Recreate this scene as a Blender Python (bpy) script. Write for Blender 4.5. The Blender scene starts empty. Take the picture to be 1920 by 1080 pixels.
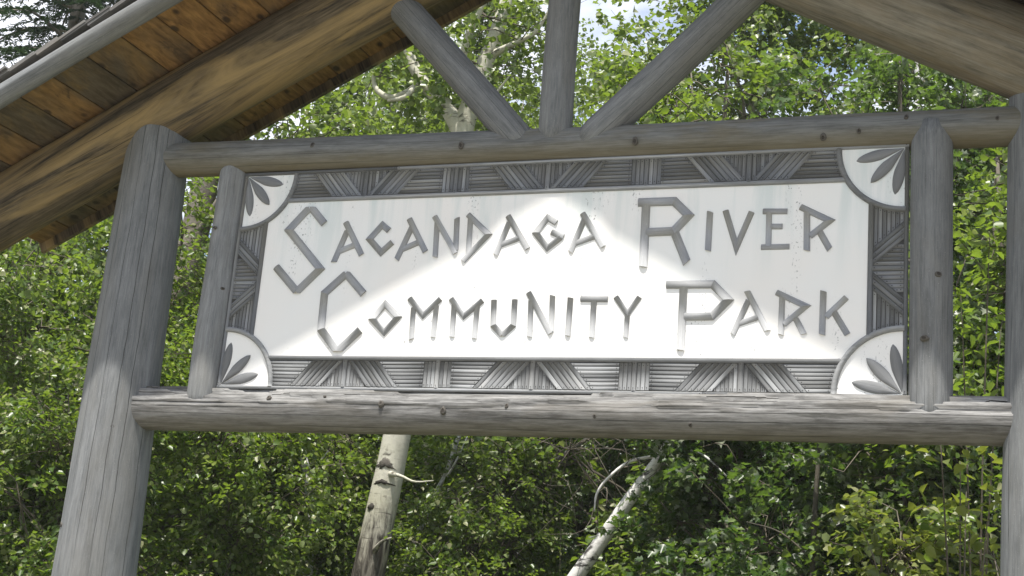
import bpy, math, random
import numpy as np
from mathutils import Vector, Matrix, Quaternion, noise

# ------------------------------------------------------------------ camera, sky, sun, exposure
SC = bpy.context.scene
COL = SC.collection
cam_data = bpy.data.cameras.new('camera')
cam_data.sensor_width = 36.0
cam_data.lens = 49.314
cam_data.clip_start = 0.05
cam_data.clip_end = 2000.0
camera = bpy.data.objects.new('camera', cam_data)
COL.objects.link(camera)
RX = Vector((0.93779959, 0.33752164, 0.08130852))
RD = Vector((-0.01175936, 0.26494573, -0.96419162))
RF = Vector((-0.34697788, 0.90326237, 0.25243504))
cm = Matrix.Identity(4)
for r in range(3):
    cm[r][0] = RX[r]; cm[r][1] = -RD[r]; cm[r][2] = -RF[r]
cm[0][3], cm[1][3], cm[2][3] = 1.9436, -5.3785, 1.6
camera.matrix_world = cm
SC.camera = camera

SUN_EL, SUN_AZ = math.radians(70.5), math.radians(183.0)      # azimuth clockwise from +Y
world = bpy.data.worlds.new('World')
SC.world = world
world.use_nodes = True
wt = world.node_tree
wt.nodes.clear()
w_out = wt.nodes.new('ShaderNodeOutputWorld')
w_bg = wt.nodes.new('ShaderNodeBackground')
w_sky = wt.nodes.new('ShaderNodeTexSky')
w_sky.sky_type = 'NISHITA'
w_sky.sun_disc = False
w_sky.sun_elevation = SUN_EL
w_sky.sun_rotation = SUN_AZ
w_sky.air_density = 1.0
w_sky.dust_density = 1.6
w_sky.ozone_density = 1.0
w_bg.inputs['Strength'].default_value = 0.13
w_tc = wt.nodes.new('ShaderNodeTexCoord')
w_map = wt.nodes.new('ShaderNodeMapping')
w_map.inputs['Scale'].default_value = (1.0, 1.0, 2.2)
w_noise = wt.nodes.new('ShaderNodeTexNoise')
w_noise.inputs['Scale'].default_value = 2.6
w_noise.inputs['Detail'].default_value = 7.0
w_noise.inputs['Roughness'].default_value = 0.6
w_ramp = wt.nodes.new('ShaderNodeMapRange')
w_ramp.inputs[1].default_value, w_ramp.inputs[2].default_value = 0.40, 0.58
w_ramp.inputs[4].default_value = 0.9
w_mix = wt.nodes.new('ShaderNodeMix')
w_mix.data_type = 'RGBA'
w_mix.inputs[7].default_value = (6.4, 6.5, 6.9, 1)              # sunlit cumulus, in the sky texture's own units
wt.links.new(w_tc.outputs['Generated'], w_map.inputs['Vector'])
wt.links.new(w_map.outputs['Vector'], w_noise.inputs['Vector'])
wt.links.new(w_noise.outputs['Fac'], w_ramp.inputs[0])
wt.links.new(w_ramp.outputs[0], w_mix.inputs[0])
wt.links.new(w_sky.outputs['Color'], w_mix.inputs[6])
wt.links.new(w_mix.outputs[2], w_bg.inputs['Color'])
wt.links.new(w_bg.outputs['Background'], w_out.inputs['Surface'])

sun_data = bpy.data.lights.new('sun', 'SUN')
sun_data.energy = 5.0
sun_data.angle = math.radians(1.1)
sun_data.color = (1.0, 0.955, 0.88)
sun = bpy.data.objects.new('sun', sun_data)
COL.objects.link(sun)
sun_dir = Vector((math.sin(SUN_AZ) * math.cos(SUN_EL), math.cos(SUN_AZ) * math.cos(SUN_EL), math.sin(SUN_EL)))
sun.rotation_mode = 'QUATERNION'
sun.rotation_quaternion = (sun_dir).to_track_quat('Z', 'Y')
sun.location = (0, -10, 30)

vs = SC.view_settings
vs.view_transform = 'Standard'
vs.look = 'None'
vs.exposure = 0.72
vs.gamma = 1.0
vs.use_curve_mapping = False
SC.render.engine = 'CYCLES'
SC.cycles.max_bounces = 8
SC.cycles.transparent_max_bounces = 8

# ------------------------------------------------------------------ object helpers
def link(o, parent=None):
    COL.objects.link(o)
    if parent is not None:
        o.parent = parent
    return o

def empty(name, loc=(0, 0, 0), parent=None, label=None, cat=None, group=None):
    o = bpy.data.objects.new(name, None)
    o.empty_display_size = 0.2
    o.location = loc
    link(o, parent)
    if label: o['label'] = label
    if cat: o['category'] = cat
    if group: o['group'] = group
    return o

def mesh(name, verts, faces, mat, smooth=False):
    me = bpy.data.meshes.new(name)
    me.from_pydata([tuple(v) for v in verts], [], [tuple(f) for f in faces])
    me.materials.append(mat)
    if smooth:
        me.shade_smooth()
    me.update()
    return me

def obj(name, me, parent=None, mw=None, loc=None):
    o = bpy.data.objects.new(name, me)
    link(o, parent)
    if mw is not None:
        o.matrix_basis = mw
    if loc is not None:
        o.location = loc
    return o

# ------------------------------------------------------------------ materials
class NT:
    def __init__(self, name):
        self.m = bpy.data.materials.new(name)
        self.m.use_nodes = True
        self.t = self.m.node_tree
        self.t.nodes.clear()
        self.out = self.t.nodes.new('ShaderNodeOutputMaterial')
    def n(self, typ, props=None, **ins):
        nd = self.t.nodes.new('ShaderNode' + typ)
        for k, v in (props or {}).items():
            setattr(nd, k, v)
        for k, v in ins.items():
            key = k.replace('_', ' ')
            if key not in nd.inputs:
                key = int(k[1:]) if k[0] == 'i' and k[1:].isdigit() else key
            self.set(nd.inputs[key], v)
        return nd
    def set(self, sock, v):
        if isinstance(v, bpy.types.NodeSocket):
            self.t.links.new(v, sock)
        elif isinstance(v, (tuple, list)) and sock.type == 'RGBA' and len(v) == 3:
            sock.default_value = (*v, 1)
        else:
            sock.default_value = v
    def math(self, op, a, b=0.0, c=0.0, clamp=False):
        nd = self.n('Math', dict(operation=op, use_clamp=clamp))
        self.set(nd.inputs[0], a); self.set(nd.inputs[1], b); self.set(nd.inputs[2], c)
        return nd.outputs[0]
    def mix(self, f, a, b, blend='MIX'):
        nd = self.n('Mix', dict(data_type='RGBA', blend_type=blend))
        self.set(nd.inputs[0], f); self.set(nd.inputs[6], a); self.set(nd.inputs[7], b)
        return nd.outputs[2]
    def ramp(self, f, lo, hi, a=0.0, b=1.0):
        nd = self.n('MapRange', dict(clamp=True))
        for i, v in enumerate((f, lo, hi, a, b)):
            self.set(nd.inputs[i], v)
        return nd.outputs[0]
    def coords(self, scale=(1, 1, 1), rnd=0.0, kind='Object'):
        tc = self.n('TexCoord').outputs[kind]
        if rnd:
            oi = self.n('ObjectInfo').outputs['Random']
            off = self.n('CombineXYZ', X=self.math('MULTIPLY', oi, 37.1 * rnd), Y=self.math('MULTIPLY', oi, 91.7 * rnd), Z=self.math('MULTIPLY', oi, 53.3 * rnd)).outputs[0]
            add = self.n('VectorMath', dict(operation='ADD'))
            self.set(add.inputs[0], tc); self.set(add.inputs[1], off)
            tc = add.outputs[0]
        mp = self.n('Mapping')
        self.set(mp.inputs['Vector'], tc)
        mp.inputs['Scale'].default_value = scale
        return mp.outputs[0]
    def noise(self, vec, scale=1.0, detail=4.0, rough=0.55, dist=0.0):
        return self.n('TexNoise', Vector=vec, Scale=scale, Detail=detail, Roughness=rough, Distortion=dist).outputs['Fac']
    def finish(self, color, rough=0.8, spec=0.25, height=None, bump=0.3, dist=0.01, extra=None):
        p = self.n('BsdfPrincipled')
        self.set(p.inputs['Base Color'], color)
        self.set(p.inputs['Roughness'], rough)
        self.set(p.inputs['Specular IOR Level'], spec)
        if height is not None:
            b = self.n('Bump', Strength=bump, Distance=dist, Height=height)
            self.t.links.new(b.outputs[0], p.inputs['Normal'])
        self.t.links.new((extra(p) if extra else p.outputs[0]), self.out.inputs['Surface'])
        return self.m

def ax_scale(axis, across, along):
    return {'X': (along, across, across), 'Y': (across, along, across), 'Z': (across, across, along)}[axis]

def wood(name, dark, light, warm, warm_amt=0.3, axis='Z', fine=70.0, cells=0, bump=0.35, vary=0.25, flecks=0.0, under=0.0, gap=0.5, along=0.045, sharp=1.0, bl=0.22):
    """weathered timber: streaks, fibres, drying cracks running along the grain, warm less-weathered patches"""
    t = NT(name)
    c_st = t.coords(ax_scale(axis, 1, along), 1.0)
    c_bl = t.coords(ax_scale(axis, 1, bl), 1.0)
    streak = t.noise(c_st, fine * 0.6, 6, 0.68, 0.25)
    fibre = t.noise(t.coords(ax_scale(axis, 1, along * 0.7), 1.0), fine * 3.5, 4, 0.7)
    blotch = t.noise(c_bl, 7.0, 6, 0.65, 0.6)
    cloud = t.noise(t.coords(ax_scale(axis, 1, 0.35), 1.0), 22.0, 5, 0.7, 0.3)
    k = t.math('ADD', t.math('ADD', t.math('MULTIPLY', streak, 0.45), t.math('MULTIPLY', fibre, 0.35)), t.math('MULTIPLY', cloud, 0.2))
    col = t.mix(t.ramp(k, 0.5 - 0.13 / sharp, 0.5 + 0.13 / sharp), dark, light)
    col = t.mix(t.math('MULTIPLY', t.ramp(blotch, 0.55 - 0.1 / sharp, 0.55 + 0.1 / sharp), warm_amt), col, warm)
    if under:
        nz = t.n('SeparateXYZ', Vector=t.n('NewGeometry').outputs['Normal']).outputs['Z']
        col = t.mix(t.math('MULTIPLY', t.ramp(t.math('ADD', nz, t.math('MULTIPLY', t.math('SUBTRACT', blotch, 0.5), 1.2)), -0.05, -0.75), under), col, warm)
    if vary:
        oi = t.n('ObjectInfo').outputs['Random']
        v = t.math('ADD', t.ramp(oi, 0, 1, 1 - vary, 1 + vary), t.ramp(oi, 0.9, 0.93, 0.0, vary * 0.9))
        col = t.mix(1.0, col, t.n('CombineColor', Red=v, Green=v, Blue=v).outputs[0], 'MULTIPLY')
    height = t.math('MULTIPLY', k, 0.5)
    if cells:
        s = t.n('SeparateXYZ', Vector=t.coords((1, 1, 1)))
        phi = t.math('ARCTAN2', s.outputs['Y'], s.outputs['X'])
        zc = t.n('CombineXYZ', X=t.math('MULTIPLY', t.n('ObjectInfo').outputs['Random'], 40.0), Z=s.outputs['Z']).outputs[0]
        wig = t.math('ADD', t.math('MULTIPLY', t.noise(zc, 0.9, 2), 0.9), t.math('MULTIPLY', t.noise(zc, 9.0, 3), 0.10))
        w = t.math('ADD', t.math('MULTIPLY', phi, cells / 6.2832), t.math('ADD', wig, t.math('MULTIPLY', t.n('ObjectInfo').outputs['Random'], 17.0)))
        vo = t.n('TexVoronoi', dict(voronoi_dimensions='1D', feature='DISTANCE_TO_EDGE'), W=w, Scale=1.0, Randomness=1.0).outputs['Distance']
        g = t.ramp(t.noise(t.coords(ax_scale(axis, 1.0, 0.16), 1.0), 4.2, 2, 0.5), gap - 0.05, gap + 0.09)
        wd = t.math('ADD', 0.004, t.math('MULTIPLY', g, 0.022))
        ck = t.math('MULTIPLY', t.math('SUBTRACT', 1.0, t.math('DIVIDE', vo, wd), clamp=True), g, clamp=True)
        ck = t.math('POWER', ck, 0.6)
        col = t.mix(t.math('MULTIPLY', ck, 0.9), col, (0.016, 0.015, 0.014))
        height = t.math('SUBTRACT', height, t.math('MULTIPLY', ck, 1.2))
    if flecks:
        fl = t.noise(t.coords((1, 1, 1), 1.0), 260.0, 2, 0.5)
        col = t.mix(t.math('MULTIPLY', t.ramp(fl, 0.68, 0.73), flecks), col, (0.6, 0.6, 0.58))
    return t.finish(col, 0.85, 0.15, height, bump, 0.006)

M = {}
M['log'] = wood('weathered_log', (0.105, 0.110, 0.113), (0.225, 0.232, 0.235), (0.165, 0.158, 0.14), 0.35, fine=60, cells=14, vary=0.12, flecks=0.3, along=0.07, sharp=1.12, gap=0.47)
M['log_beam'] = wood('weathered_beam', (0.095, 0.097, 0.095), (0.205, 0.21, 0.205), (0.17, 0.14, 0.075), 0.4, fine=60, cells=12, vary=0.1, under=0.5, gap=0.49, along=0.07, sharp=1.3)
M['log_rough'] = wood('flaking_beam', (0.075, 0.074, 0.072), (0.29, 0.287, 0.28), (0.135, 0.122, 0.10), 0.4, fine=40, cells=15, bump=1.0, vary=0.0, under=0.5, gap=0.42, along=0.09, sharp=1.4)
M['rafter'] = wood('brown_rafter', (0.032, 0.027, 0.02), (0.16, 0.128, 0.085), (0.33, 0.24, 0.115), 0.85, fine=34, cells=12, bump=0.35, vary=0.0, gap=0.52, along=0.05, sharp=1.3, bl=0.10)
M['rafter_pale'] = wood('tan_rafter', (0.098, 0.090, 0.073), (0.25, 0.232, 0.192), (0.24, 0.195, 0.13), 0.5, fine=30, cells=10, bump=0.3, vary=0.0, gap=0.56, along=0.08, sharp=1.4)  # own tan tone, partly a hazy paleness put into the colour
M['stick'] = wood('grey_stick', (0.105, 0.109, 0.112), (0.21, 0.216, 0.22), (0.165, 0.16, 0.15), 0.3, axis='X', fine=70, vary=0.32, flecks=0.2)
M['letter'] = wood('grey_letter_stick', (0.235, 0.24, 0.245), (0.355, 0.362, 0.37), (0.28, 0.28, 0.275), 0.3, axis='X', fine=80, vary=0.12, flecks=0.7)
M['shingle'] = wood('grey_shingle', (0.08, 0.08, 0.08), (0.22, 0.215, 0.205), (0.14, 0.12, 0.1), 0.4, axis='X', fine=60, vary=0.35)
M['carved'] = wood('carved_leaf_wood', (0.135, 0.14, 0.145), (0.22, 0.225, 0.23), (0.17, 0.165, 0.155), 0.3, axis='X', fine=70, vary=0.15)
M['backing'] = wood('dark_backing_wood', (0.035, 0.035, 0.035), (0.07, 0.07, 0.07), (0.05, 0.045, 0.04), 0.3, axis='X', fine=70, vary=0.1)

def flat(name, col, rough=0.8, spec=0.2):
    return NT(name).finish(col, rough, spec)

M['knot'] = flat('knot_wood', (0.042, 0.037, 0.032), 0.8)
M['knot_ring'] = flat('knot_ring_wood', (0.095, 0.088, 0.078), 0.85)
M['nail'] = flat('nail_head', (0.03, 0.028, 0.027), 0.5)

def soffit_wood():
    t = NT('soffit_plank')
    c1 = t.coords((1, 0.16, 1), 1.0)
    c2 = t.coords((1, 0.45, 1), 1.0)
    g = t.noise(c1, 45, 5, 0.65, 0.4)
    b = t.noise(c2, 4.5, 4, 0.6, 0.8)
    b2 = t.noise(c2, 9.0, 4, 0.6, 1.2)
    oi = t.math('DIVIDE', t.n('ObjectInfo').outputs['Object Index'], 100.0)
    base = t.mix(t.ramp(g, 0.3, 0.7), (0.115, 0.06, 0.02), (0.36, 0.205, 0.072))
    base = t.mix(t.ramp(oi, 0.2, 0.9, 0.0, 0.75), base, (0.20, 0.14, 0.055))
    st = t.ramp(t.math('ADD', b, t.math('MULTIPLY', t.math('SUBTRACT', oi, 0.5), 0.46)), 0.40, 0.66)
    col = t.mix(t.math('MULTIPLY', st, 0.85), base, t.mix(t.ramp(g, 0.35, 0.65), (0.04, 0.035, 0.027), (0.10, 0.088, 0.066)))
    col = t.mix(t.math('MULTIPLY', t.ramp(b2, 0.60, 0.70), 0.6), col, (0.035, 0.028, 0.02))
    vo = t.n('TexVoronoi', dict(feature='F1'), Vector=t.coords((1, 0.55, 0.1), 1.0), Scale=9.0, Randomness=1.0)
    kn = t.ramp(vo.outputs['Distance'], 0.10, 0.19, 1.0, 0.0)
    col = t.mix(t.math('MULTIPLY', kn, 0.85), col, (0.025, 0.017, 0.012))
    return t.finish(col, 0.7, 0.25, t.math('ADD', g, t.math('MULTIPLY', kn, -0.5)), 0.2, 0.004)
M['soffit'] = soffit_wood()

def board_paint():
    t = NT('white_board_paint')
    c = t.coords((1, 1, 1))
    run = t.noise(t.coords((1, 1, 0.09)), 9.0, 5, 0.6, 0.2)
    run2 = t.noise(t.coords((1, 1, 0.05)), 42.0, 4, 0.6)
    blot = t.noise(c, 2.4, 3, 0.5)
    sep = t.n('SeparateXYZ', Vector=c)
    top = t.ramp(sep.outputs['Z'], -0.1, 0.36)
    col = t.mix(t.ramp(blot, 0.35, 0.65), (0.775, 0.755, 0.725), (0.755, 0.762, 0.75))
    col = t.mix(t.math('MULTIPLY', t.math('MULTIPLY', t.ramp(run, 0.50, 0.64), top), 0.55), col, (0.50, 0.575, 0.565))
    sp = t.math('MULTIPLY', t.ramp(run2, 0.68, 0.76), t.ramp(t.noise(c, 5.0, 3), 0.5, 0.66))
    col = t.mix(t.math('MULTIPLY', sp, 0.7), col, (0.42, 0.43, 0.42))
    fleck = t.math('MULTIPLY', t.ramp(t.noise(t.coords((1, 1, 0.6)), 110.0, 3, 0.6), 0.60, 0.64), t.ramp(t.noise(t.coords((1, 1, 0.16)), 8.0, 2), 0.58, 0.66))
    col = t.mix(t.math('MULTIPLY', fleck, 0.75), col, (0.16, 0.16, 0.16))
    return t.finish(col, 0.5, 0.3, t.noise(t.coords((1, 1, 0.08)), 120, 3), 0.04, 0.002)
M['board'] = board_paint()

def bark(name, base, base2, mark, marks=0.5, dashes=True, zs=1.0, rough_bump=0.3, foot=None):
    t = NT(name)
    c = t.coords((1, 1, 1), 1.0)
    n1 = t.noise(c, 3.0, 5, 0.6)
    n2 = t.noise(c, 26.0, 5, 0.65)
    col = t.mix(t.ramp(n1, 0.35, 0.65), base, base2)
    col = t.mix(t.ramp(n2, 0.5, 0.75, 0.0, 0.35), col, mark)
    h = n2
    if dashes:
        d = t.noise(t.coords((5, 5, 42), 1.0), 1.3, 3, 0.6, 0.4)
        col = t.mix(t.ramp(d, 0.635, 0.68, 0.0, 0.7), col, mark)
        h = t.math('ADD', h, t.math('MULTIPLY', t.ramp(d, 0.62, 0.68), -0.4))
    patch = t.noise(t.coords((2.2, 2.2, 5.0 * zs), 1.0), 1.5, 4, 0.65, 0.6)
    col = t.mix(t.ramp(patch, 0.60, 0.66, 0.0, marks), col, mark)
    if foot:
        z = t.n('SeparateXYZ', Vector=t.coords((1, 1, 1))).outputs['Z']
        fur = t.noise(t.coords((9, 9, 1.6)), 2.0, 5, 0.7, 0.6)
        zz = t.math('ADD', z, t.math('MULTIPLY', t.math('SUBTRACT', fur, 0.5), 1.3))
        m = t.ramp(zz, foot[0], foot[1], 1.0, 0.0)
        col = t.mix(m, col, t.mix(t.ramp(fur, 0.4, 0.6), (0.035, 0.03, 0.025), (0.17, 0.155, 0.13)))
        h = t.math('ADD', h, t.math('MULTIPLY', t.math('MULTIPLY', fur, m), 2.0))
    return t.finish(col, 0.75, 0.2, h, rough_bump, 0.012)
M['poplar_bark'] = bark('poplar_bark', (0.27, 0.255, 0.185), (0.36, 0.34, 0.27), (0.07, 0.062, 0.05), 0.85)
M['old_poplar_bark'] = bark('old_poplar_bark', (0.42, 0.405, 0.32), (0.52, 0.505, 0.43), (0.07, 0.062, 0.05), 0.85, foot=(2.25, 2.62))
M['birch_bark'] = bark('white_birch_bark', (0.52, 0.51, 0.49), (0.62, 0.61, 0.59), (0.04, 0.037, 0.034), 0.95)
M['rough_bark'] = bark('rough_grey_bark', (0.13, 0.115, 0.09), (0.24, 0.215, 0.175), (0.05, 0.043, 0.035), 0.5, False, 0.4, 1.0)
M['twig'] = bark('twig_bark', (0.085, 0.072, 0.055), (0.15, 0.132, 0.105), (0.05, 0.04, 0.03), 0.3, False)
M['dead_wood'] = bark('dead_grey_wood', (0.10, 0.092, 0.08), (0.19, 0.18, 0.16), (0.07, 0.062, 0.055), 0.4, False, 0.4)

M['dark_bark'] = bark('dark_bark', (0.05, 0.045, 0.035), (0.10, 0.09, 0.07), (0.03, 0.026, 0.02), 0.3, False)
M['scar'] = bark('branch_scar', (0.035, 0.031, 0.027), (0.11, 0.10, 0.085), (0.025, 0.022, 0.02), 0.5, False, rough_bump=1.0)

def leaf_mat(name, dark, light, pale, trans=0.47, rough=0.36, spec=0.55, ro=0.35):
    t = NT(name)
    ge = t.n('NewGeometry')
    g = ge.outputs['Random Per Island']
    oi = t.n('ObjectInfo').outputs['Random']
    k = t.math('ADD', t.math('MULTIPLY', g, 0.75), t.math('MULTIPLY', oi, ro))
    col = t.mix(t.ramp(k, 0.05, 1.0), dark, light)
    vein = t.noise(t.coords((1, 1, 1)), 60, 2)
    col = t.mix(t.ramp(vein, 0.3, 0.7, 0.0, 0.25), col, dark)
    col = t.mix(t.ramp(g, 0.85, 0.88, 0.0, 0.85), col, tuple(min(0.34, 1.45 * v) for v in pale))  # random leaves paled for turned undersides and for sun glints put into the colour
    under = t.mix(0.75, col, pale)
    two = t.mix(ge.outputs['Backfacing'], col, under)
    def ex(p):
        tr = t.n('BsdfTranslucent', Color=t.mix(0.6, col, (light[0] * 2.2, light[1] * 2.15, light[2] * 1.2)))
        mx = t.n('MixShader', Fac=trans)
        t.t.links.new(p.outputs[0], mx.inputs[1]); t.t.links.new(tr.outputs[0], mx.inputs[2])
        return mx.outputs[0]
    return t.finish(two, rough, spec, extra=ex)
M['leaf_birch'] = leaf_mat('birch_leaf', (0.044, 0.092, 0.010), (0.122, 0.182, 0.022), (0.25, 0.30, 0.13))
M['leaf_poplar'] = leaf_mat('poplar_leaf', (0.046, 0.088, 0.014), (0.115, 0.168, 0.026), (0.21, 0.25, 0.12))
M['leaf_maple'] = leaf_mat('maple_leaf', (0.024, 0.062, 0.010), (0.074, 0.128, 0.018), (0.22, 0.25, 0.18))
M['leaf_yellow'] = leaf_mat('yellow_green_leaf', (0.075, 0.11, 0.016), (0.15, 0.18, 0.03), (0.20, 0.22, 0.09))
M['needle'] = leaf_mat('conifer_needles', (0.014, 0.034, 0.014), (0.034, 0.075, 0.024), (0.05, 0.085, 0.04), 0.12, 0.6, 0.3)

def ground_mat(name, a, b, sc):
    t = NT(name)
    c = t.coords((1, 1, 1))
    n = t.noise(c, sc, 8, 0.7)
    return t.finish(t.mix(t.ramp(n, 0.3, 0.7), a, b), 0.9, 0.15, n, 0.5, 0.03)
M['grass_ground'] = ground_mat('grass_ground', (0.05, 0.075, 0.02), (0.12, 0.13, 0.05), 3.0)
M['gravel'] = ground_mat('gravel_road', (0.20, 0.18, 0.15), (0.34, 0.31, 0.26), 22.0)

# ------------------------------------------------------------------ ground
def sheet(name, x0, x1, y0, y1, z, mat):
    o = obj(name, mesh(name, [(x0, y0, z), (x1, y0, z), (x1, y1, z), (x0, y1, z)], [(0, 1, 2, 3)], mat))
    o['kind'] = 'structure'
    return o
sheet('ground', -300, 300, -300, 300, 0.0, M['grass_ground'])
sheet('gravel_road', -60, 60, -14, -1.2, 0.004, M['gravel'])

# added thin air volume imitating lens veil: lifts the dark gaps among the far leaves
def veil_haze_box():
    m = bpy.data.materials.new('veil_haze')
    m.use_nodes = True
    nt = m.node_tree
    nt.nodes.clear()
    o = nt.nodes.new('ShaderNodeOutputMaterial')
    v = nt.nodes.new('ShaderNodeVolumePrincipled')
    v.inputs['Color'].default_value = (0.93, 0.96, 0.95, 1)
    v.inputs['Density'].default_value = VEIL_HAZE
    nt.links.new(v.outputs[0], o.inputs['Volume'])
    x0, x1, y0, y1, z0, z1 = -310, 310, -310, 310, -1.0, 16.5
    V = [(x, y, z) for x in (x0, x1) for y in (y0, y1) for z in (z0, z1)]
    F = [(0, 1, 3, 2), (4, 6, 7, 5), (0, 4, 5, 1), (2, 3, 7, 6), (0, 2, 6, 4), (1, 5, 7, 3)]
    ob = obj('veil_haze', mesh('veil_haze', V, F, m))
    ob['kind'] = 'stuff'
VEIL_HAZE = 0.001
veil_haze_box()

# ------------------------------------------------------------------ the gateway
GATE = empty('park_sign', (0, 0, 0), None,
             'roofed log gateway sign in weathered grey wood with white board reading SACANDAGA RIVER COMMUNITY PARK', 'sign')
ZC = 3.163                                    # height of the middle of the board

def log_mesh(name, L, r0, r1, mat, seed, nseg=36, step=0.07, lump=0.03, rough=None):
    rng = random.Random(seed)
    nr = max(4, int(L / step))
    ph = [rng.uniform(0, 50) for _ in range(3)]
    V, F = [], []
    for i in range(nr + 1):
        u = i / nr
        z = u * L
        r = r0 + (r1 - r0) * u
        bow = 0.010 * math.sin(u * 5 + ph[0])
        for j in range(nseg):
            a = 2 * math.pi * j / nseg
            ca, sa = math.cos(a), math.sin(a)
            k = noise.noise(Vector((ca * 1.3 + ph[0], sa * 1.3 + ph[1], z * 1.6 + ph[2])))
            k2 = noise.noise(Vector((ca * 4 + ph[1], sa * 4 + ph[2], z * 2.5 + ph[0])))
            rr = r * (1 + lump * k + lump * 0.4 * k2)
            if i in (0, nr): rr -= 0.012
            if rough: rr += rough(a, z, L)
            V.append((ca * rr + bow, sa * rr, z if i not in (0,) else 0.0))
    for i in range(nr):
        for j in range(nseg):
            j2 = (j + 1) % nseg
            F.append((i * nseg + j, i * nseg + j2, (i + 1) * nseg + j2, (i + 1) * nseg + j))
    F.append(tuple(range(nseg - 1, -1, -1)))
    F.append(tuple(nr * nseg + j for j in range(nseg)))
    return mesh(name, V, F, mat, True)

def log(name, p0, p1, r0, r1, mat, seed, parent=None, side=(0, -1, 0), **kw):
    p0, p1 = Vector(p0), Vector(p1)
    d = p1 - p0
    z = d.normalized()
    x = Vector(side); x = (x - z * x.dot(z)).normalized()          # local X looks to the front
    y = z.cross(x)
    mw = Matrix.Identity(4)
    for i in range(3):
        mw[i][0], mw[i][1], mw[i][2], mw[i][3] = x[i], y[i], z[i], p0[i]
    return obj(name, log_mesh(name, d.length, r0, r1, mat, seed, **kw), parent or GATE, mw)

def knot(parent, zl, ang, r, size, seed):
    """dark branch stub, slightly proud of the log: local position along the log and angle from its front"""
    rng = random.Random(seed)
    V, F = [], []
    a0 = math.radians(ang)
    n = 10
    c = Vector((math.cos(a0), math.sin(a0), 0)); t = Vector((-math.sin(a0), math.cos(a0), 0)); zz = Vector((0, 0, 1))
    base = c * r + zz * zl
    for ring, (q, hgt) in enumerate(((1.45, -0.006), (1.2, 0.0025), (0.72, 0.0045), (0.4, 0.003))):
        for j in range(n):
            b = 2 * math.pi * j / n
            w = q * size * (1 + rng.uniform(-.18, .18))
            V.append(base + t * math.cos(b) * w + zz * math.sin(b) * w * 0.75 + c * hgt)
    for ring in range(3):
        for j in range(n):
            F.append((ring * n + j, ring * n + (j + 1) % n, (ring + 1) * n + (j + 1) % n, (ring + 1) * n + j))
    F.append(tuple(3 * n + j for j in range(n)))
    me = mesh('knot', V, F, M['knot_ring'], True)
    me.materials.append(M['knot'])
    for p in me.polygons: p.material_index = 1 if p.index >= 2 * n else 0
    obj('knot', me, parent)

YB = 0.03                                     # axis of the smaller logs
YP = 0.05                                     # axis of posts and rafters
for s, seed in ((-1, 11), (1, 12)):
    xc = -2.04 if s < 0 else 1.995
    p = log('post', (xc, YP, 0.0), (xc if s < 0 else 2.02, YP, 3.98 if s < 0 else 3.93), 0.215, 0.147, M['log'], seed, nseg=48)
    for zl, an, sz in (((2.0, -38, .012), (1.35, 20, .014), (2.45, 30, .01)) if s < 0 else ((2.7, -35, .014), (1.9, -20, .016))):
        knot(p, zl, an, 0.215 - 0.068 * zl / 3.98, sz, int(zl * 100))

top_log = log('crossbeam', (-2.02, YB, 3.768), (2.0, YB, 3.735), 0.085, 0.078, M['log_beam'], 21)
def knots_on(o, p0, items, r):
    for k, (x, z, zax, sz) in enumerate(items):
        ang = math.degrees(math.asin(max(-.95, min(.95, (z - zax) / r))))
        knot(o, x - p0, ang * KN, r, sz, k + int(100 * r))
KN = -1.0 if (Vector((1, 0, 0)).cross(Vector((0, -1, 0)))).z < 0 else 1.0
knots_on(top_log, -2.02, [(-1.14, 3.785, 3.762, .013), (-.40, 3.745, 3.756, .013), (.39, 3.725, 3.75, .013), (1.17, 3.705, 3.744, .012),
                          (1.31, 3.722, 3.743, .009), (1.49, 3.772, 3.741, .009), (1.83, 3.745, 3.739, .009)], 0.081)

def flake(a, z, L):
    """splintered, plated upper side of the lower beam"""
    up = math.cos(a - UPA)
    if up < -0.1: return 0.0
    p = noise.noise(Vector((a * 3.1, z * 1.5, 3.3)))
    q = noise.noise(Vector((a * 9.0, z * 3.6, 8.1)))
    w = min(1.0, max(0.0, (up + 0.1) / 0.9))
    step = 0.0
    if p + 0.5 * q > 0.05: step += 0.007
    if p * 0.7 + 0.8 * q > 0.22: step += 0.009
    return w * (step + 0.004 * q)
UPA = math.pi / 2 * (1 if KN > 0 else -1)
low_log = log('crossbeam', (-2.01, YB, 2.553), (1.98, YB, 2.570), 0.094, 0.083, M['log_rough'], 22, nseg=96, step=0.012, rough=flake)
knots_on(low_log, -2.01, [(-1.2, 2.603, 2.556, .010), (-.93, 2.618, 2.557, .008), (-.65, 2.585, 2.558, .012), (-.36, 2.56, 2.56, .013),
                          (-.08, 2.585, 2.561, .009), (.69, 2.525, 2.565, .009), (.30, 2.55, 2.563, .008)], 0.092)

for s, xc, r, seed in ((-1, -1.578, 0.075, 31), (1, 1.584, 0.081, 32)):
    p = log('panel_post', (xc, YB - (0.004 if s < 0 else 0.02), 2.54), (xc + 0.002 * s, YB - (0.004 if s < 0 else 0.012), 3.755), r, r * 0.985, M['log'], seed)
    for x, z, sz in (((1.555, 3.60, .016), (1.615, 3.14, .012), (1.565, 2.89, .012)) if s > 0 else ((-1.525, 3.13, .009), (-1.60, 3.42, .007))):
        an = math.degrees(math.asin(max(-.9, min(.9, (x - xc) / r))))
        knot(p, z - 2.56, an, r, sz, int(z * 100))

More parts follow.
